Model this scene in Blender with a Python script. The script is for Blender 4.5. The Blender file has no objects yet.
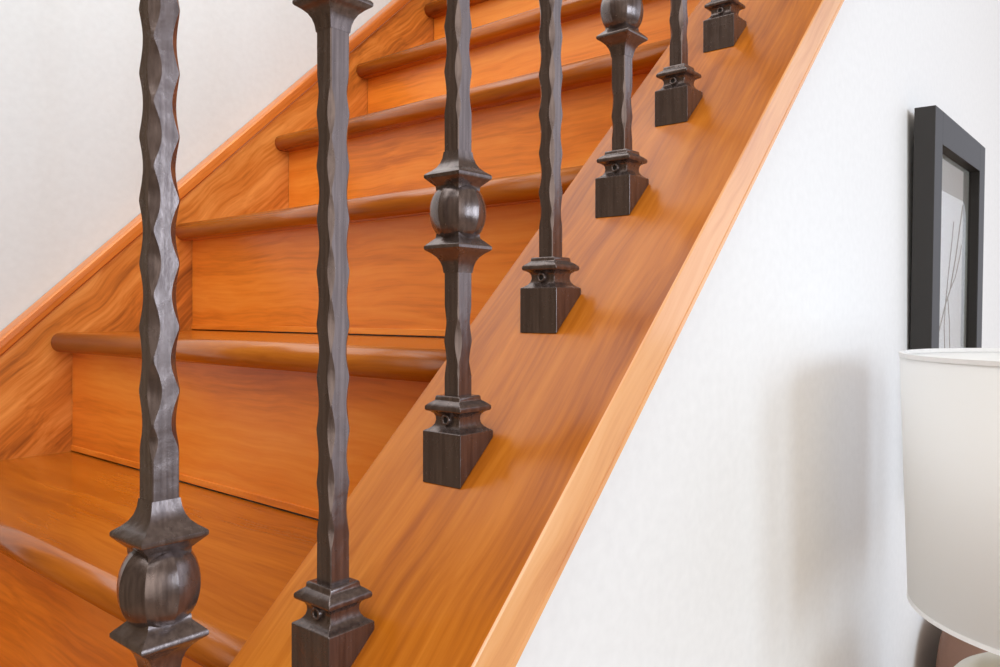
import bpy, bmesh, math, random
from mathutils import Vector, Matrix
random.seed(7)
C = bpy.context.scene.collection
U = 0.115                      # one baluster spacing, metres
M_ = 0.9418                    # slope of the balustrade
H = 0.3315                     # height of the front of a shoe block
G, RR, X0, Z0 = 1.8552, 1.7370, -1.6905, -3.9546
W = 8.9055
YI, YO = 0.9274, -0.7213
CAPT = 0.4412
OV, TN = 0.2913, 0.2761
SK = RR / G
ZF = Z0 - 5 * RR               # floor level, units
CAMU = Vector((-4.5694, -3.349, -0.1722))
YAW = 0.7058
FPX = 790.28
WALLY = YO + 0.14
EYE = CAMU

def P(x, y, z):
    return Vector((x * U, y * U, (z - ZF) * U))

# ------------------------------------------------------------------ materials
def new_mat(name):
    m = bpy.data.materials.new(name); m.use_nodes = True
    nt = m.node_tree
    return m, nt, nt.nodes['Principled BSDF']

def wood(name, dark, mid, light, rot=(0, 0, 0), sx=.10, rough=0.3, grain=1.0, swirl=0.0, coat=0.15, knots=0.35, spec=.4):
    """grain runs along local X after the rotation"""
    m, nt, b = new_mat(name); N = nt.nodes; L = nt.links
    tc = N.new('ShaderNodeTexCoord'); oi = N.new('ShaderNodeObjectInfo')
    mp = N.new('ShaderNodeMapping'); mp.inputs['Rotation'].default_value = rot
    L.new(tc.outputs['Object'], mp.inputs['Vector'])
    off = N.new('ShaderNodeVectorMath'); off.operation = 'SCALE'
    cmb = N.new('ShaderNodeCombineXYZ'); 
    for i in range(3): L.new(oi.outputs['Random'], cmb.inputs[i])
    L.new(cmb.outputs[0], off.inputs[0]); off.inputs['Scale'].default_value = 13.7
    add = N.new('ShaderNodeVectorMath'); add.operation = 'ADD'
    L.new(mp.outputs[0], add.inputs[0]); L.new(off.outputs[0], add.inputs[1])
    base = add.outputs[0]
    # warp
    wn = N.new('ShaderNodeTexNoise'); wn.inputs['Scale'].default_value = 5.0; wn.inputs['Detail'].default_value = 2
    L.new(base, wn.inputs['Vector'])
    ws = N.new('ShaderNodeVectorMath'); ws.operation = 'SCALE'; ws.inputs['Scale'].default_value = 0.03 + swirl
    L.new(wn.outputs['Color'], ws.inputs[0])
    wa = N.new('ShaderNodeVectorMath'); wa.operation = 'ADD'
    L.new(base, wa.inputs[0]); L.new(ws.outputs[0], wa.inputs[1])
    def streak(sx, sc, det, rgh=0.55):
        mm = N.new('ShaderNodeVectorMath'); mm.operation = 'MULTIPLY'
        mm.inputs[1].default_value = (sx, 1, 1)
        L.new(wa.outputs[0], mm.inputs[0])
        n = N.new('ShaderNodeTexNoise'); n.inputs['Scale'].default_value = sc
        n.inputs['Detail'].default_value = det; n.inputs['Roughness'].default_value = rgh
        L.new(mm.outputs[0], n.inputs['Vector']); return n.outputs['Fac']
    n1 = streak(sx, 26 * grain, 4); n2 = streak(0.035, 170 * grain, 3, 0.6); n3 = streak(0.4, 5, 2)
    def mix(a, b_, f):
        x = N.new('ShaderNodeMix'); x.data_type = 'FLOAT'
        x.inputs[0].default_value = f; L.new(a, x.inputs[2]); L.new(b_, x.inputs[3]); return x.outputs[0]
    s = mix(mix(n1, n2, 0.38), n3, 0.3)
    cr = N.new('ShaderNodeValToRGB'); e = cr.color_ramp.elements
    e[0].position = 0.38; e[0].color = (*dark, 1); e[1].position = 0.62; e[1].color = (*light, 1)
    k = e.new(0.5); k.color = (*mid, 1)
    L.new(s, cr.inputs[0])
    # a few small dark knots / pin holes
    v = N.new('ShaderNodeTexVoronoi'); v.inputs['Scale'].default_value = 7.0
    mm = N.new('ShaderNodeVectorMath'); mm.operation = 'MULTIPLY'; mm.inputs[1].default_value = (0.5, 1, 1)
    L.new(base, mm.inputs[0]); L.new(mm.outputs[0], v.inputs['Vector'])
    mr = N.new('ShaderNodeMapRange'); mr.inputs[1].default_value = 0.02; mr.inputs[2].default_value = 0.06
    mr.inputs[3].default_value = knots; mr.inputs[4].default_value = 0
    L.new(v.outputs['Distance'], mr.inputs[0])
    mx = N.new('ShaderNodeMix'); mx.data_type = 'RGBA'
    L.new(mr.outputs[0], mx.inputs[0]); L.new(cr.outputs[0], mx.inputs[6])
    mx.inputs[7].default_value = (dark[0] * .25, dark[1] * .22, dark[2] * .3, 1)
    L.new(mx.outputs[2], b.inputs['Base Color'])
    b.inputs['Roughness'].default_value = rough
    b.inputs['Coat Weight'].default_value = coat; b.inputs['Coat Roughness'].default_value = 0.16; b.inputs['Specular IOR Level'].default_value = spec
    bp = N.new('ShaderNodeBump'); bp.inputs['Strength'].default_value = 0.06; bp.inputs['Distance'].default_value = 0.002
    L.new(s, bp.inputs['Height']); L.new(bp.outputs[0], b.inputs['Normal'])
    return m

SL = math.atan(SK)
W_RISER = wood('riser_wood', (.58, .145, .010), (.82, .240, .020), (.90, .32, .042), rot=(0, 0, math.pi / 2), rough=.34)
W_TREAD = wood('tread_wood', (.27, .065, .003), (.42, .110, .004), (.54, .165, .011), rot=(0, 0, math.pi / 2), rough=.24, coat=.4)
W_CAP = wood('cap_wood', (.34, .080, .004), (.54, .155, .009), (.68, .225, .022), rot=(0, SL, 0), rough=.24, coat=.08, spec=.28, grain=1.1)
W_STR = wood('stringer_wood', (.24, .065, .010), (.62, .200, .030), (.82, .35, .085), rot=(0, SL, 0), rough=.32, swirl=.03, sx=.045)
W_MOLD = wood('moulding_wood', (.50, .130, .018), (.68, .205, .030), (.80, .28, .055), rot=(0, SL, 0), rough=.3)
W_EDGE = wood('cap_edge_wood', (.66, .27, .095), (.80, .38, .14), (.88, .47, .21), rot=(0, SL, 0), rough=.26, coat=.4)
W_TABLE = wood('table_wood', (.50, .40, .30), (.58, .48, .37), (.66, .57, .46), rough=.4)

def plain(name, col, rough=.5, metal=0., bump=0., bscale=200., spec=.5, coat=0., bdist=.001):
    m, nt, b = new_mat(name)
    b.inputs['Base Color'].default_value = (*col, 1); b.inputs['Roughness'].default_value = rough
    b.inputs['Metallic'].default_value = metal; b.inputs['Specular IOR Level'].default_value = spec
    b.inputs['Coat Weight'].default_value = coat; b.inputs['Coat Roughness'].default_value = .2
    N = nt.nodes; L = nt.links
    tc = N.new('ShaderNodeTexCoord'); n = N.new('ShaderNodeTexNoise'); n.inputs['Scale'].default_value = bscale
    n.inputs['Detail'].default_value = 4; L.new(tc.outputs['Object'], n.inputs['Vector'])
    mr = N.new('ShaderNodeMix'); mr.data_type = 'RGBA'
    mr.inputs[6].default_value = (*[c * .93 for c in col], 1); mr.inputs[7].default_value = (*[min(1, c * 1.05) for c in col], 1)
    L.new(n.outputs['Fac'], mr.inputs[0]); L.new(mr.outputs[2], b.inputs['Base Color'])
    if bump:
        bp = N.new('ShaderNodeBump'); bp.inputs['Strength'].default_value = bump; bp.inputs['Distance'].default_value = bdist
        L.new(n.outputs['Fac'], bp.inputs['Height']); L.new(bp.outputs[0], b.inputs['Normal'])
    return m

def iron_mat():
    m, nt, b = new_mat('bronzed_iron'); N = nt.nodes; L = nt.links
    tc = N.new('ShaderNodeTexCoord')
    n = N.new('ShaderNodeTexNoise'); n.inputs['Scale'].default_value = 140; n.inputs['Detail'].default_value = 5
    L.new(tc.outputs['Object'], n.inputs['Vector'])
    mp = N.new('ShaderNodeMapping'); mp.inputs['Scale'].default_value = (420, 420, 18)
    L.new(tc.outputs['Object'], mp.inputs['Vector'])
    st = N.new('ShaderNodeTexNoise'); st.inputs['Scale'].default_value = 1; st.inputs['Detail'].default_value = 3
    L.new(mp.outputs[0], st.inputs['Vector'])
    cr = N.new('ShaderNodeValToRGB'); e = cr.color_ramp.elements
    e[0].position = .35; e[0].color = (.105, .078, .072, 1); e[1].position = .68; e[1].color = (.175, .135, .125, 1)
    L.new(st.outputs['Fac'], cr.inputs[0]); L.new(cr.outputs[0], b.inputs['Base Color'])
    b.inputs['Metallic'].default_value = .72
    b.inputs['Specular IOR Level'].default_value = .6
    rr = N.new('ShaderNodeMapRange'); rr.inputs[3].default_value = .18; rr.inputs[4].default_value = .33
    L.new(n.outputs['Fac'], rr.inputs[0]); L.new(rr.outputs[0], b.inputs['Roughness'])
    b.inputs['Coat Weight'].default_value = .25; b.inputs['Coat Roughness'].default_value = .2
    bp = N.new('ShaderNodeBump'); bp.inputs['Strength'].default_value = .4; bp.inputs['Distance'].default_value = .0006
    L.new(n.outputs['Fac'], bp.inputs['Height'])
    n2 = N.new('ShaderNodeTexNoise'); n2.inputs['Scale'].default_value = 55; n2.inputs['Detail'].default_value = 1
    L.new(tc.outputs['Object'], n2.inputs['Vector'])
    b2 = N.new('ShaderNodeBump'); b2.inputs['Strength'].default_value = .5; b2.inputs['Distance'].default_value = .0015
    L.new(n2.outputs['Fac'], b2.inputs['Height']); L.new(bp.outputs[0], b2.inputs['Normal']); L.new(b2.outputs[0], b.inputs['Normal'])
    return m
IRON = iron_mat()
BLACK = plain('screw_hole', (.006, .005, .005), .7)
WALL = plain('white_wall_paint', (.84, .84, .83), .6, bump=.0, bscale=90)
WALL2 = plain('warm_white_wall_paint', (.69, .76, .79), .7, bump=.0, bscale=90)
FLOORM = wood('floor_wood', (.34, .22, .13), (.44, .30, .19), (.54, .38, .26), rough=.4)
FRAME = plain('black_frame_lacquer', (.022, .020, .019), .5, bscale=60, coat=.0)
def fabric():
    m, nt, b = new_mat('shade_fabric'); N = nt.nodes; L = nt.links
    b.inputs['Base Color'].default_value = (.93, .935, .93, 1); b.inputs['Roughness'].default_value = .9
    tc = N.new('ShaderNodeTexCoord'); mp = N.new('ShaderNodeMapping'); mp.inputs['Scale'].default_value = (500, 500, 1500)
    n = N.new('ShaderNodeTexNoise'); n.inputs['Scale'].default_value = 1
    L.new(tc.outputs['Object'], mp.inputs[0]); L.new(mp.outputs[0], n.inputs['Vector'])
    bp = N.new('ShaderNodeBump'); bp.inputs['Strength'].default_value = .1; bp.inputs['Distance'].default_value = .0005
    L.new(n.outputs['Fac'], bp.inputs['Height']); L.new(bp.outputs[0], b.inputs['Normal'])
    tr = N.new('ShaderNodeBsdfTranslucent'); tr.inputs[0].default_value = (.85, .83, .79, 1)
    ms = N.new('ShaderNodeMixShader'); ms.inputs[0].default_value = .10
    L.new(b.outputs[0], ms.inputs[1]); L.new(tr.outputs[0], ms.inputs[2])
    L.new(ms.outputs[0], N['Material Output'].inputs['Surface'])
    return m
SHADE = fabric()
SHADE_IN = plain('shade_lining', (.86, .86, .86), .7)
CREAM = plain('cream_ceramic', (.66, .60, .46), .3, bscale=30, coat=.3)
BRASS = plain('brass', (.55, .40, .16), .3, metal=1)
BROWN = plain('brown_form_cover', (.21, .105, .068), .5, bump=.2, bscale=300)
REFL_WALL = plain('reflected_wall_beige', (.36, .35, .31), .6, bscale=20)  # beige of the room wall reflected in the picture glass, painted on
REFL_WINDOW = plain('reflected_window_pale', (.93, .97, 1.0), .6, bscale=20)  # bright window reflection in the glass, put in as a pale colour
REFL_TWIG = plain('reflected_twig_tone', (.30, .28, .24), .7)  # twigs seen within that window reflection, painted as lines
STEEL = plain('steel_wire', (.6, .6, .6), .3, metal=1)
def glass_mat():
    m, nt, b = new_mat('picture_glass')
    b.inputs['Base Color'].default_value = (1, 1, 1, 1); b.inputs['Roughness'].default_value = .02
    b.inputs['Transmission Weight'].default_value = 1; b.inputs['IOR'].default_value = 1.25
    return m
GLASS = glass_mat()

# ------------------------------------------------------------------ mesh helpers
def link(name, bm, mat, parent=None, smooth=False, bevel=0, loc=None, seg=2):
    bmesh.ops.recalc_face_normals(bm, faces=bm.faces)
    me = bpy.data.meshes.new(name); bm.to_mesh(me); bm.free()
    me.materials.append(mat)
    if smooth:
        for p in me.polygons: p.use_smooth = True
    o = bpy.data.objects.new(name, me); C.objects.link(o)
    if loc is not None: o.location = loc
    if parent: o.parent = parent
    if bevel:
        b = o.modifiers.new('Bevel', 'BEVEL'); b.width = bevel; b.segments = seg; b.limit_method = 'ANGLE'; b.angle_limit = math.radians(35)
    return o

def tag(o, label=None, cat=None, group=None, kind=None):
    if label: o['label'] = label
    if cat: o['category'] = cat
    if group: o['group'] = group
    if kind: o['kind'] = kind
    return o

def empty(name, loc, rz=0):
    o = bpy.data.objects.new(name, None); C.objects.link(o); o.location = loc; o.rotation_euler = (0, 0, rz)
    o.empty_display_size = .05
    return o

def prism(bm, prof, axis_vec, origin=Vector((0, 0, 0))):
    """extrude a closed polygon (list of Vectors) along axis_vec"""
    a = [bm.verts.new(p + origin) for p in prof]; b = [bm.verts.new(p + origin + axis_vec) for p in prof]
    n = len(prof)
    bm.faces.new(a); bm.faces.new(list(reversed(b)))
    for i in range(n):
        bm.faces.new((a[i], a[(i + 1) % n], b[(i + 1) % n], b[i]))

def box(bm, x0, x1, y0, y1, z0, z1):
    prism(bm, [Vector((x0, y0, z0)), Vector((x1, y0, z0)), Vector((x1, y1, z0)), Vector((x0, y1, z0))], Vector((0, 0, z1 - z0)))

def lathe(bm, prof, seg=48, close=True):
    rings = []
    for r, z in prof:
        if r < 1e-6: rings.append([bm.verts.new((0, 0, z))])
        else: rings.append([bm.verts.new((r * math.cos(2 * math.pi * i / seg), r * math.sin(2 * math.pi * i / seg), z)) for i in range(seg)])
    for a, b in zip(rings, rings[1:]):
        for i in range(seg):
            j = (i + 1) % seg
            if len(a) == 1 and len(b) == 1: continue
            if len(a) == 1: bm.faces.new((a[0], b[j], b[i]))
            elif len(b) == 1: bm.faces.new((a[i], a[j], b[0]))
            else: bm.faces.new((a[i], a[j], b[j], b[i]))

def tube(bm, pts, r, seg=8):
    prev = None
    for k, p in enumerate(pts):
        d = (pts[min(k + 1, len(pts) - 1)] - pts[max(k - 1, 0)]).normalized()
        a = d.orthogonal().normalized()
        if prev is not None:
            a = (prev - d * prev.dot(d)).normalized()
        prev = a; b = d.cross(a)
        ring = [bm.verts.new(p + (a * math.cos(2 * math.pi * i / seg) + b * math.sin(2 * math.pi * i / seg)) * r) for i in range(seg)]
        if k:
            for i in range(seg): bm.faces.new((old[i], old[(i + 1) % seg], ring[(i + 1) % seg], ring[i]))
        else: bm.faces.new(ring)
        old = ring
    bm.faces.new(list(reversed(old)))

def oct_loft(bm, rings):
    """rings: list of (z, half side, [chamfer at each of four corners]) -> square bar with chamfered corners"""
    prev = None; vs = []
    for z, h, c in rings:
        pts = [(h, -h + c[0]), (h, h - c[1]), (h - c[1], h), (-h + c[2], h), (-h, h - c[2]), (-h, -h + c[3]), (-h + c[3], -h), (h - c[0], -h)]
        ring = [bm.verts.new((x, y, z)) for x, y in pts]; vs.append(ring)
    for a, b in zip(vs, vs[1:]):
        for i in range(8):
            f = bm.faces.new((a[i], a[(i + 1) % 8], b[(i + 1) % 8], b[i])); f.smooth = True
            bm.edges.get((a[i], b[i])).smooth = False
    bm.faces.new(vs[0]); bm.faces.new(list(reversed(vs[-1])))

def square_loft(bm, prof, n=4, cap=True, sharp=True):
    vs = []
    for h, z in prof:
        vs.append([bm.verts.new((h * sx, h * sy, z)) for sx, sy in ((1, -1), (1, 1), (-1, 1), (-1, -1))])
    for a, b in zip(vs, vs[1:]):
        for i in range(4):
            f = bm.faces.new((a[i], a[(i + 1) % 4], b[(i + 1) % 4], b[i])); f.smooth = True
            bm.edges.get((a[i], b[i])).smooth = False
    if cap: bm.faces.new(vs[0]); bm.faces.new(list(reversed(vs[-1])))
    return vs

# ------------------------------------------------------------------ setting
def quad_prism_xz(pts, y0, y1):
    bm = bmesh.new()
    prism(bm, [P(x, y0, z) for x, z in pts], Vector((0, (y1 - y0) * U, 0)))
    return bm

bm = bmesh.new(); box(bm, -22 * U, 48 * U, -30 * U, (W + 1.5) * U, -.05, 0)
tag(link('floor', bm, FLOORM), kind='structure')
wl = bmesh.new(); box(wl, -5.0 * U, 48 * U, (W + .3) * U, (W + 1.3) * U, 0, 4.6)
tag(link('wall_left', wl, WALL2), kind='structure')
# wall below the balustrade, cut along the slope of the stairs
KTOP = 12
def capz(x): return M_ * x - H
xb = -9.0; xt = 19.5
pts = [(xb, ZF), (30, ZF), (30, capz(xt) - CAPT), (xt, capz(xt) - CAPT), (xb, capz(xb) - CAPT + .03)]
tag(link('wall_right', quad_prism_xz([(xb, ZF), (46, ZF), (46, capz(xt) - CAPT), (xt, capz(xt) - CAPT), (xb, capz(xb) - CAPT)], WALLY, YI - .22), WALL), kind='structure')

# ------------------------------------------------------------------ staircase
st = empty('staircase', P(X0 - 5 * G, (W + YI) / 2, ZF))
tag(st, 'varnished orange wooden staircase rising to the right with a wide sloping side cap', 'staircase')
SO = st.location.copy()
def spart(name, bm, mat, **k):
    bmesh.ops.translate(bm, vec=-SO, verts=bm.verts)
    return link(name, bm, mat, st, **k)
YB = YI + .004
for k in range(-5, 11):
    xr = X0 + k * G; z = Z0 + k * RR
    # riser board (own origin so the grain differs from board to board)
    bm = bmesh.new(); prism(bm, [Vector((0, 0, .018 * U)), Vector((.16 * U, 0, .018 * U)), Vector((.16 * U, 0, (RR - .1) * U)), Vector((0, 0, (RR - .1) * U))], Vector((0, (W - YB - .013) * U, 0)))
    o = link('riser', bm, W_RISER, st, loc=P(xr, YB, z) - SO)
    # thin strip at the foot of the riser
    bm = bmesh.new(); box(bm, -.018 * U, .001, 0, (W - YB - .013) * U, .018 * U, .095 * U)
    if k > -5: link('riser_strip', bm, W_RISER, o, bevel=.0006)
    # tread with bullnose
    bm = bmesh.new()
    t = TN * U; r = t / 2; prof = []
    for i in range(13):
        a = math.radians(90 + 180 * i / 12)
        prof.append(Vector((r * .92 + r * .92 * math.cos(a), 0, -r + r * math.sin(a))))
    L = (G + OV - .01) * U
    prof = prof + [Vector((L, 0, -t)), Vector((L, 0, 0))]
    prism(bm, prof, Vector((0, (W - YB - .010) * U, 0)))
    for f in bm.faces:
        f.smooth = False
    o = link('tread', bm, W_TREAD, st, loc=P(xr - OV, YB, z + RR) - SO, bevel=0)
    for p in o.data.polygons:
        n = p.normal
        if abs(n.y) < .5 and n.x < -.02: p.use_smooth = True

# wall stringer
def line(x, dz): return Z0 + SK * (x - X0) + dz
xa, xc = X0 - 5 * G - 1.2, X0 + 11 * G
T1, T2 = 2.2996, 2.5489
bm = quad_prism_xz([(xa, line(xa, 0) - .4), (xc, line(xc, 0) - 1.6), (xc, line(xc, T1)), (xa, line(xa, T1))], W, W + .28)
o = spart('wall_stringer', bm, W_STR, bevel=.0008)
# moulding on its upper edge: rounded strip standing a little proud
bm = bmesh.new()
n_ = Vector((-math.sin(SL), 0, math.cos(SL)))
def sec(dy, dz): return P(xa, W + dy, line(xa, dz))
dzs = T2 - T1
prof = [sec(.28, T1 + .016), sec(-.030, T1 + .016), sec(-.045, T1 + .028), sec(-.050, T1 + dzs * .5), sec(-.045, T1 + dzs * .86), sec(-.02, T1 + dzs * .97), sec(.02, T1 + dzs), sec(.28, T1 + dzs)]
prism(bm, prof, P(xc, 0, line(xc, 0)) - P(xa, 0, line(xa, 0)))
mo = spart('stringer_moulding', bm, W_MOLD, bevel=.0008)
# old pale filler in the seam on the upper half of the run
bm = bmesh.new(); xs = X0 + 2.2 * G
def sec2(dy, dz): return P(xs, W + dy, line(xs, dz))
prism(bm, [sec2(.02, T1 + .002), sec2(-.012, T1 + .002), sec2(-.012, T1 + .017), sec2(.02, T1 + .017)], P(xc, 0, line(xc, 0)) - P(xs, 0, line(xs, 0)))
bmesh.ops.translate(bm, vec=-SO, verts=bm.verts)
fl = link('seam_filler', bm, CREAM, mo); fl['label'] = 'pale filler line in the moulding seam'
# outer stringer under the cap, facing the treads
bm = quad_prism_xz([(xb, capz(xb) - 2.6), (xt, capz(xt) - 2.6), (xt, capz(xt) - CAPT + .02), (xb, capz(xb) - CAPT + .02)], YI - .215, YI)
spart('outer_stringer', bm, W_STR)
# cap board: top, rounded outer corner, side, groove and lower lip
d = CAPT
def cs(y, dz): return P(xb, y, capz(xb) - dz)
sweep = P(xt, 0, capz(xt)) - P(xb, 0, capz(xb))
EJ = .012                       # the paler edge strip starts just inside the board's corner
prof = [cs(YI, .03), cs(YI - .03, 0), cs(YO + EJ, 0), cs(YO + EJ, d), cs(YI - .01, d), cs(YI, d * .9)]
bm = bmesh.new(); prism(bm, prof, sweep)
cap = spart('stringer_cap', bm, W_CAP)
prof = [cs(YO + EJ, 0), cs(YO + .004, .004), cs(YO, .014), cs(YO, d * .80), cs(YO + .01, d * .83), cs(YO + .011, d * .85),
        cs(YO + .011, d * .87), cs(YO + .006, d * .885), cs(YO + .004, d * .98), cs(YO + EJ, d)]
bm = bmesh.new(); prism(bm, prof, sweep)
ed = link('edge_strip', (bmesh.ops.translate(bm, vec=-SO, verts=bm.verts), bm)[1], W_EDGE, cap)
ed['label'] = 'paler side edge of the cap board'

# ------------------------------------------------------------------ balusters
A = .128 * U / 2                # half side of the bar
PER = .290 * U
BLK = .323 * U / 2
def shoe_bm():
    bm = bmesh.new()
    # block with raked foot.  local z=0 is the top of the block
    hh = H * U; dr = M_ * .31 * U * .98
    zb = {-1: -hh, 1: -hh + dr}
    b0 = [bm.verts.new((BLK * .965 * sx, BLK * 1.035 * sy, zb[sx])) for sx, sy in ((1, -1), (1, 1), (-1, 1), (-1, -1))]
    prof = [(.1615, 0), (.152, .006), (.140, .012), (.122, .026), (.108, .046), (.102, .070), (.104, .094), (.112, .112), (.128, .124),
            (.149, .132), (.1535, .142), (.1535, .156), (.150, .164), (.132, .180), (.118, .190), (.108, .196), (.106, .202), (.104, .222), (.098, .228)]
    vs = [b0] + [[bm.verts.new((h * .965 * U * sx, h * 1.035 * U * sy, z * U)) for sx, sy in ((1, -1), (1, 1), (-1, 1), (-1, -1))] for h, z in prof]
    for q, (a, b) in enumerate(zip(vs, vs[1:])):
        for i in range(4):
            f = bm.faces.new((a[i], a[(i + 1) % 4], b[(i + 1) % 4], b[i])); f.smooth = q > 0
            bm.edges.get((a[i], b[i])).smooth = False
    for e in bm.edges:
        if all(v in vs[1] for v in e.verts): e.smooth = False
    bm.faces.new(b0); bm.faces.new(list(reversed(vs[-1])))
    return bm

def knuckle_bm():
    """flange, ribbed ball, flange; local z=0 is the ball centre"""
    out = []
    a = .066
    up = [(.100, .140), (.102, .166), (.116, .180), (.148, .212), (.156, .222), (.156, .238), (.150, .246), (.122, .266), (.098, .290), (.082, .318), (.072, .350), (a, .392)]
    for s in (1, -1):
        bm = bmesh.new()
        vs = square_loft(bm, [(h * U, z * U * s) for h, z in up])
        for e in bm.edges:
            if any(all(v in vs[q] for v in e.verts) for q in (3, 5)): e.smooth = False
        out.append(bm)
    bm = bmesh.new()
    nseg = 32; rows = 20; R = .183; Hh = .178
    rings = []
    for j in range(rows + 1):
        t = -1 + 2 * j / rows; z = Hh * math.sin(t * math.pi / 2 * .86) / math.sin(math.pi / 2 * .86)
        rad = R * math.cos(t * math.pi / 2 * .70)
        ring = []
        for i in range(nseg):
            ang = 2 * math.pi * (i) / nseg + math.pi / 8
            # eight flat-ish panels with soft ribs
            q = (ang % (math.pi / 4)) - math.pi / 8
            rr = rad * (math.cos(math.pi / 8) / math.cos(q) * .45 + .55)
            ring.append(bm.verts.new((rr * U * math.cos(ang), rr * U * math.sin(ang), z * U)))
        rings.append(ring)
    for a_, b_ in zip(rings, rings[1:]):
        for i in range(nseg):
            f = bm.faces.new((a_[i], a_[(i + 1) % nseg], b_[(i + 1) % nseg], b_[i])); f.smooth = True
            if i % 4 == 2: bm.edges.get((a_[i], b_[i])).smooth = False
    bm.faces.new(rings[0]); bm.faces.new(list(reversed(rings[-1])))
    out.append(bm)
    return out

def shaft_bm(zs, ze, spans, phase, amp, seed):
    rnd = random.Random(seed); bm = bmesh.new(); rings = []
    n = int((ze - zs) / (PER / 16))
    jit = [rnd.uniform(.85, 1.15) for _ in range(60)]
    for i in range(n + 1):
        z = zs + (ze - zs) * i / n
        w = 0
        for a, b in spans:
            if a < z < b:
                w = max(w, min(1, min(z - a, b - z) / (PER * .35)))
        c = []
        for q in range(4):
            ph = phase + (0.5 if q % 2 else 0)
            t = z / PER + ph; cell = int(math.floor(t)) % 60
            s = max(0, math.sin(math.pi * (t % 1)))
            c.append((.0055 + amp * jit[(cell + q * 7) % 60] * w * s ** 1.15) * U)
        ww = 1 + .035 * w + .006 * math.sin(z / PER * 2.3 + seed)
        h = A * ww
        rings.append((z, h, [min(x, h * .8) for x in c]))
    oct_loft(bm, rings)
    return bm

labels = {
    -3: ('leftmost dark iron baluster, ribbed ball at the bottom of view over the lowest step', 3),
    -2: ('second dark iron baluster from the left, plain bar with a flange at the top', 2),
    -1: ('third dark iron baluster from the left, both its whole ball and its shoe visible', 3),
    0: ('plain hammered iron baluster fourth from the left, between the two ball-topped ones', 2),
    1: ('dark iron baluster whose ball touches the top of view, fifth from the left', 3),
    2: ('plain hammered iron baluster sixth from the left, shoe high on the cap', 2),
    3: ('topmost iron baluster, seventh from the left, only its shoe and collar in view', 3)}
SH_MESH = None
for i in range(-3, 4):
    org = P(i + .15 + (.02 if i == -3 else 0), .178, i * M_)      # block-top centre
    base = org + Vector((0, 0, -H * U))
    t = empty('baluster', base)
    tag(t, labels[i][0], 'baluster', 'iron balusters standing on the sloping cap')
    up = Vector((0, 0, H * U))
    sh = link('shoe', shoe_bm(), IRON, t, loc=up, bevel=.0009)
    # set screw in the hollow of the shoe, on the face toward the foot of the stairs
    bm = bmesh.new()
    Rm = Matrix.Rotation(-math.pi / 2, 4, 'Y')
    ro, ri = .036 * U, .019 * U
    prof = [(ri, -.02 * U), (ri, .012 * U), (ri * 1.25, .018 * U), (ro * .9, .018 * U), (ro, .012 * U), (ro, -.02 * U)]
    lathe(bm, prof, 20); bmesh.ops.transform(bm, matrix=Rm, verts=bm.verts)
    link('set_screw', bm, IRON, sh, smooth=True, loc=Vector((-.104 * U, .0, .078 * U)))
    bm = bmesh.new(); lathe(bm, [(0, -.01 * U), (ri * 1.02, -.01 * U), (ri * 1.02, .006 * U), (0, .006 * U)], 16)
    bmesh.ops.transform(bm, matrix=Rm, verts=bm.verts)
    link('screw_socket', bm, BLACK, sh, loc=Vector((-.104 * U, .0, .078 * U)))
    TOP = 6.6
    if i % 2: kn = [1.41, 4.9]
    else: kn = [3.64]
    cuts = [.19] + [v for k in kn for v in (k - .38, k + .38)] + [TOP]
    if i % 2 == 0:
        spans = [(.42 * U, (kn[0] - .62) * U), ((kn[0] + .6) * U, TOP * U)]
    else:
        spans = [(.34 * U, (kn[0] - .60) * U), ((kn[0] + .58) * U, (kn[1] - .6) * U), ((kn[1] + .6) * U, TOP * U)]
    for a, b in zip(cuts[::2], cuts[1::2]):
        bm = shaft_bm(a * U, b * U, spans, [.1, .35, .0, .55, .2, .7, .4][i + 3], [.036, .022, .024, .025, .024, .025, .02][i + 3], i * 11 + 3)
        link('shaft', bm, IRON, t, loc=up)
    for k in kn:
        f1, f2, ball = knuckle_bm()
        kb = link('knuckle', ball, IRON, t, loc=up + Vector((0, 0, k * U)))
        link('flange', f1, IRON, kb); link('flange', f2, IRON, kb)

# handrail the balusters run up into
def rl(y, dz): return P(-4.6, y + .178, M_ * (-4.6 - .15) + 6.55 + dz)
bm = bmesh.new()
prism(bm, [rl(-.22, -.02), rl(.22, -.02), rl(.25, .10), rl(.25, .26), rl(.19, .40), rl(.08, .46), rl(-.08, .46), rl(-.19, .40), rl(-.25, .26), rl(-.25, .10)], P(10.2, 0, M_ * 10.2) - P(0, 0, 0))
tag(link('handrail', bm, W_CAP, bevel=.002), 'orange varnished wooden handrail on top of the iron balusters', 'handrail')

# ------------------------------------------------------------------ picture
wall_front = WALLY * U
pl = CAMU.x + 11.8; pr = CAMU.x + 15.45
ztop = CAMU.z + 2.76; zbot = ztop - 5.3
T = .26
pw = (pr - pl) * U; ph_ = (ztop - zbot) * U; th = T * U
pic = empty('framed_picture', P(pl, 0, zbot)); pic.location.y = wall_front - .001
tilt = math.atan(.085 / 5.3)
pic.rotation_euler = (tilt, 0, 0)
tag(pic, 'black box frame with a window and twig reflection painted behind its glass, hung on the white wall above the lampshade', 'picture')
bw = .45 * U
bm = bmesh.new()
box(bm, 0, bw, -th, 0, 0, ph_); box(bm, pw - bw, pw, -th, 0, 0, ph_)
box(bm, bw, pw - bw, -th, 0, 0, bw); box(bm, bw, pw - bw, -th, 0, ph_ - bw, ph_)
bmesh.ops.remove_doubles(bm, verts=bm.verts, dist=1e-6)
link('frame', bm, FRAME, pic, bevel=.0006)
rec = .17 * U
bm = bmesh.new(); box(bm, bw - .002, pw - bw + .002, -th + rec, -.002, bw - .002, ph_ - bw + .002)
mt_ = link('reflected_wall_board', bm, REFL_WALL, pic)  # board carrying the painted reflection of the room
bm = bmesh.new()
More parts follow.
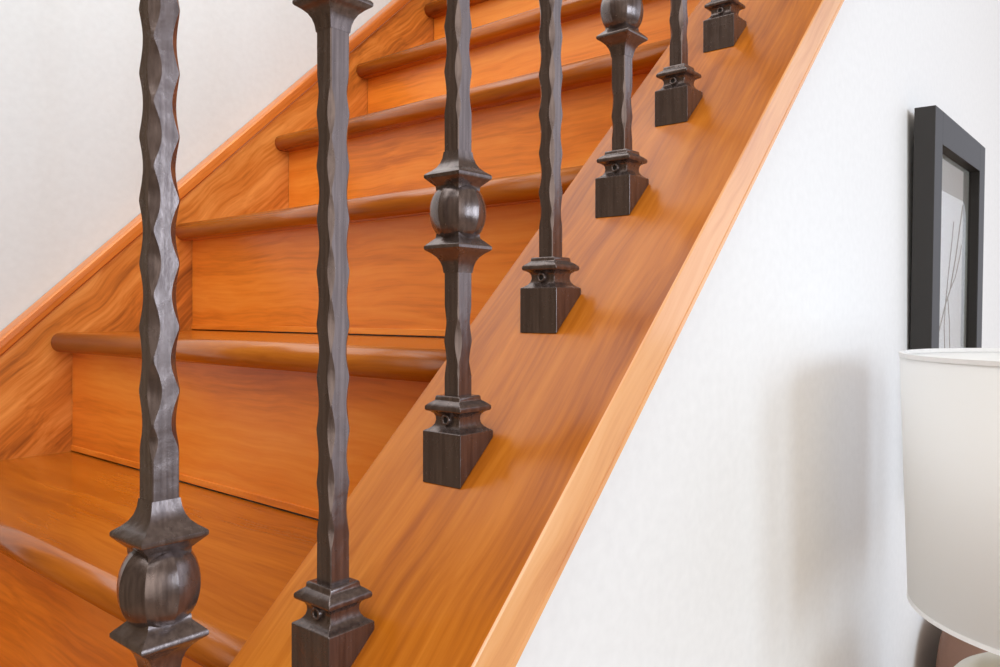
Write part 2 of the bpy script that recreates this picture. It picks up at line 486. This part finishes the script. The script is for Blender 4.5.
# rounded-top pale sheet standing in for the window reflected in the glass
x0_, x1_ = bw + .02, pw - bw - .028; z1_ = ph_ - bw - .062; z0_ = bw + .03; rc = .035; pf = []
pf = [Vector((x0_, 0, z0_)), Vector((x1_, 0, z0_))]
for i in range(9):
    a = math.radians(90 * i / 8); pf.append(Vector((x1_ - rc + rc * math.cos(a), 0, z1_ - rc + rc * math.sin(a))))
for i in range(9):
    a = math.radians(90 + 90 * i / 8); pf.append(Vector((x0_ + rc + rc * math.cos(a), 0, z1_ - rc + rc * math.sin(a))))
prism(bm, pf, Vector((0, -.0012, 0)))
link('window_reflection', bm, REFL_WINDOW, mt_, loc=Vector((0, -th + rec, 0)))
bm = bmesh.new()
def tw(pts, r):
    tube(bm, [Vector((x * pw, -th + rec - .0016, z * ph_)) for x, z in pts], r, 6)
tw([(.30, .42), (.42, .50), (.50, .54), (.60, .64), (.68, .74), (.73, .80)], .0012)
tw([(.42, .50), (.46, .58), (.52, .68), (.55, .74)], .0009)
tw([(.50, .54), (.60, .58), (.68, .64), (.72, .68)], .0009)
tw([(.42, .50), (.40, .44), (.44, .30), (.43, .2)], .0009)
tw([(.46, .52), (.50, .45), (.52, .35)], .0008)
link('twig_reflection', bm, REFL_TWIG, mt_)
bm = bmesh.new(); box(bm, bw - .001, pw - bw + .001, -th + rec - .006, -th + rec - .004, bw - .001, ph_ - bw + .001)
link('glass', bm, GLASS, pic)

# ------------------------------------------------------------------ lamp
LZ = CAMU.z * U - ZF * U
lc = Vector((CAMU.x * U + .996, CAMU.y * U + .063, 0))
s_top, s_bot = LZ - .0455, LZ - .312
table_z = .66
lamp = empty('table_lamp', Vector((lc.x, lc.y, table_z)))
tag(lamp, 'table lamp with a white drum shade and cream body, beside the white wall', 'lamp')
def L_(z): return z - table_z
bm = bmesh.new(); tk = .0012; rt, rb = .1735, .1655
prof = [(rb, L_(s_bot)), (rt, L_(s_top)), (rt - tk, L_(s_top)), (rb - tk, L_(s_bot)), (rb, L_(s_bot))]
lathe(bm, prof, 96)
bmesh.ops.remove_doubles(bm, verts=bm.verts, dist=1e-6)
sh = link('lamp_shade', bm, SHADE, lamp)
for p in sh.data.polygons: p.use_smooth = abs(p.normal.z) < .5
for nm, zz, rr in (('rim_tape', s_top, rt), ('rim_tape', s_bot, rb)):
    bm = bmesh.new(); s = -1 if zz == s_top else 1
    lathe(bm, [(rr + .0008, L_(zz) + .0006 * -s), (rr + .0008 - 0.0002, L_(zz) + s * .004), (rr - tk - .0008, L_(zz) + s * .004), (rr - tk - .0008, L_(zz) - s * .0006), (rr + .0008, L_(zz) - s * .0006)], 96)
    link(nm, bm, SHADE_IN, sh)
# spider fitter just under the top rim
bm = bmesh.new(); zz = L_(s_top) - .012
for k in range(3):
    a = math.radians(100 + 120 * k)
    tube(bm, [Vector((.012 * math.cos(a), .012 * math.sin(a), zz - .01)), Vector(((rt - .004) * math.cos(a), (rt - .004) * math.sin(a), zz))], .0016)
lathe(bm, [(.006, zz - .014), (.014, zz - .014), (.014, zz - .006), (.006, zz - .006), (.006, zz - .014)], 24)
link('shade_spider', bm, STEEL, sh)
# body: wide shouldered jar
zt = LZ - .373
bt = L_(zt)
prof = [(0, 0), (.075, 0), (.082, .006), (.092, .03), (.120, .09), (.138, .15), (.145, .19), (.143, bt - .065), (.136, bt - .040), (.122, bt - .022), (.10, bt - .009), (.05, bt - .001), (.03, bt + .004), (.024, bt + .012), (.0, bt + .012)]
bm = bmesh.new(); lathe(bm, prof, 80)
link('lamp_body', bm, CREAM, lamp, smooth=True)
bm = bmesh.new(); lathe(bm, [(0, bt + .010), (.018, bt + .010), (.018, bt + .05), (.014, bt + .055), (.014, bt + .09), (0, bt + .09)], 32)
link('lamp_socket', bm, BRASS, lamp)
bm = bmesh.new(); lathe(bm, [(0, bt + .085), (.014, bt + .088), (.018, bt + .11), (.03, bt + .14), (.03, bt + .165), (.018, bt + .19), (0, bt + .197)], 32)
link('bulb', bm, SHADE_IN, lamp, smooth=True)
bm = bmesh.new()
hp = [Vector((.016, 0, bt + .06)), Vector((.045, 0, bt + .10)), Vector((.052, 0, bt + .16)), Vector((.04, 0, bt + .22)), Vector((0, 0, L_(s_top) - .02)),
      Vector((-.04, 0, bt + .22)), Vector((-.052, 0, bt + .16)), Vector((-.045, 0, bt + .10)), Vector((-.016, 0, bt + .06))]
tube(bm, hp, .0018); link('harp', bm, BRASS, lamp)

# side table below the lamp
tb = empty('side_table', Vector((lc.x, lc.y, 0)))
tag(tb, 'pale wooden side table carrying the lamp against the white wall', 'table')
bm = bmesh.new(); lathe(bm, [(0, table_z - .024), (.215, table_z - .024), (.222, table_z - .018), (.222, table_z - .006), (.216, table_z), (0, table_z)], 64)
link('table_top', bm, W_TABLE, tb, bevel=.001)
for sx in (-1, 1):
    for sy in (-1, 1):
        bm = bmesh.new()
        square_loft(bm, [(.011, 0), (.017, table_z - .03), (.017, table_z - .024)])
        bmesh.ops.translate(bm, verts=bm.verts, vec=(sx * .12, sy * .12, 0))
        link('leg', bm, W_TABLE, tb)
bm = bmesh.new(); box(bm, -.12, .12, -.125, -.113, table_z - .075, table_z - .024); box(bm, -.12, .12, .113, .125, table_z - .075, table_z - .024)
box(bm, -.125, -.113, -.12, .12, table_z - .075, table_z - .024); box(bm, .113, .125, -.12, .12, table_z - .075, table_z - .024)
link('apron', bm, W_TABLE, tb)

# brown chair-shaped form, built for the brown area behind the lamp
ch = empty('brown_chair_form', Vector((CAMU.x * U + 1.62, wall_front - .30, 0)))
tag(ch, 'brown chair-shaped form against the wall, filling the gap between lampshade and cream lamp body', 'chair')
def rbox(name, x0, x1, y0, y1, z0, z1, mat, r=.03, parent=ch):
    bm = bmesh.new(); box(bm, x0, x1, y0, y1, z0, z1); return link(name, bm, mat, parent, smooth=True, bevel=r, seg=4)
cz = LZ - .50
bm = bmesh.new(); pf = []
hw = .25
pf = [Vector((-hw, 0, .40)), Vector((hw, 0, .40))]
for i in range(9):
    a = math.radians(90 * i / 8); pf.append(Vector((hw - .10 + .10 * math.cos(a), 0, cz - .14 + .14 * math.sin(a))))
for i in range(9):
    a = math.radians(90 + 90 * i / 8); pf.append(Vector((-hw + .10 + .10 * math.cos(a), 0, cz - .14 + .14 * math.sin(a))))
prism(bm, pf, Vector((0, .07, 0))); bmesh.ops.translate(bm, verts=bm.verts, vec=(0, .20, 0))
link('brown_form_back', bm, BROWN, ch, bevel=.02, seg=3, smooth=True)
rbox('brown_form_seat', -hw, hw, -.24, .22, .36, .46, BROWN)
for sx in (-1, 1):
    for sy in (-.2, .2):
        bm = bmesh.new(); square_loft(bm, [(.013, 0), (.019, .37)]); bmesh.ops.translate(bm, verts=bm.verts, vec=(sx * .21, sy, 0))
        link('leg', bm, W_TABLE, ch)

# ------------------------------------------------------------------ light
wd = bpy.data.worlds.new('World'); bpy.context.scene.world = wd; wd.use_nodes = True
nt = wd.node_tree; N = nt.nodes; L = nt.links
bg = N['Background']
tc = N.new('ShaderNodeTexCoord')
def lobe(direction, lo, hi, col):
    d_ = Vector(direction).normalized()
    dp = N.new('ShaderNodeVectorMath'); dp.operation = 'DOT_PRODUCT'; dp.inputs[1].default_value = d_
    nz = N.new('ShaderNodeVectorMath'); nz.operation = 'NORMALIZE'
    L.new(tc.outputs['Generated'], nz.inputs[0]); L.new(nz.outputs[0], dp.inputs[0])
    mr = N.new('ShaderNodeMapRange'); mr.interpolation_type = 'SMOOTHSTEP'
    mr.inputs[1].default_value = lo; mr.inputs[2].default_value = hi
    L.new(dp.outputs['Value'], mr.inputs[0])
    m = N.new('ShaderNodeMix'); m.data_type = 'RGBA'
    m.inputs[6].default_value = (0, 0, 0, 1); m.inputs[7].default_value = (*col, 1)
    L.new(mr.outputs[0], m.inputs[0]); return m.outputs[2]
def addc(a, b_):
    m = N.new('ShaderNodeVectorMath'); m.operation = 'ADD'; L.new(a, m.inputs[0]); L.new(b_, m.inputs[1]); return m.outputs[0]
basec = N.new('ShaderNodeRGB'); basec.outputs[0].default_value = (.27, .19, .12, 1)
tot = addc(basec.outputs[0], lobe((.75, -.66, .10), .82, .97, (1.25, 1.42, 1.75)))
tot = addc(tot, lobe((-.60, -.79, .15), .86, .97, (1.75, 1.65, 1.55)))
tot = addc(tot, lobe((-.2, -.3, 1), .3, .95, (.35, .32, .29)))
L.new(tot, bg.inputs[0]); bg.inputs[1].default_value = 1.0
def area(name, loc, target, sx, sy, power, col):
    l = bpy.data.lights.new(name, 'AREA'); l.shape = 'RECTANGLE'; l.size = sx; l.size_y = sy; l.energy = power; l.color = col
    o = bpy.data.objects.new(name, l); C.objects.link(o); o.location = loc
    o.rotation_euler = (Vector(target) - Vector(loc)).to_track_quat('-Z', 'Y').to_euler()
    return o
cam_w = P(*CAMU)
sh_c = Vector((lc.x, lc.y, LZ - .18))
for q in (-.22, .10):
    area('window_daylight', sh_c + Vector((q, -1, .15)) * 2.8, sh_c, .60, 1.2, 24, (.74, .90, 1.08))
area('upstairs_ceiling_lamp', P(.5, 6.2, 7.6), P(.51, 6.15, 0), .8, .8, 2.2, (1, .97, .93))
area('ceiling_bounce', P(-9, 0, 0) + Vector((0, 0, 2.5)), P(1, 4, 0), 2.5, 2.5, 60, (.93, .98, 1.0))

# ------------------------------------------------------------------ camera
cd = bpy.data.cameras.new('Camera'); cam = bpy.data.objects.new('Camera', cd); C.objects.link(cam)
cd.sensor_width = 36; cd.sensor_fit = 'HORIZONTAL'; cd.lens = FPX / 1000 * 36
cd.shift_y = -22.081 / 1000; cd.clip_start = .02
cam.location = cam_w
F = Vector((math.cos(YAW), math.sin(YAW), 0))
cam.rotation_euler = F.to_track_quat('-Z', 'Y').to_euler()
bpy.context.scene.camera = cam
vs = bpy.context.scene.view_settings
vs.view_transform = 'Standard'; vs.look = 'None'; vs.gamma = 1; vs.exposure = -0.09; vs.use_curve_mapping = False
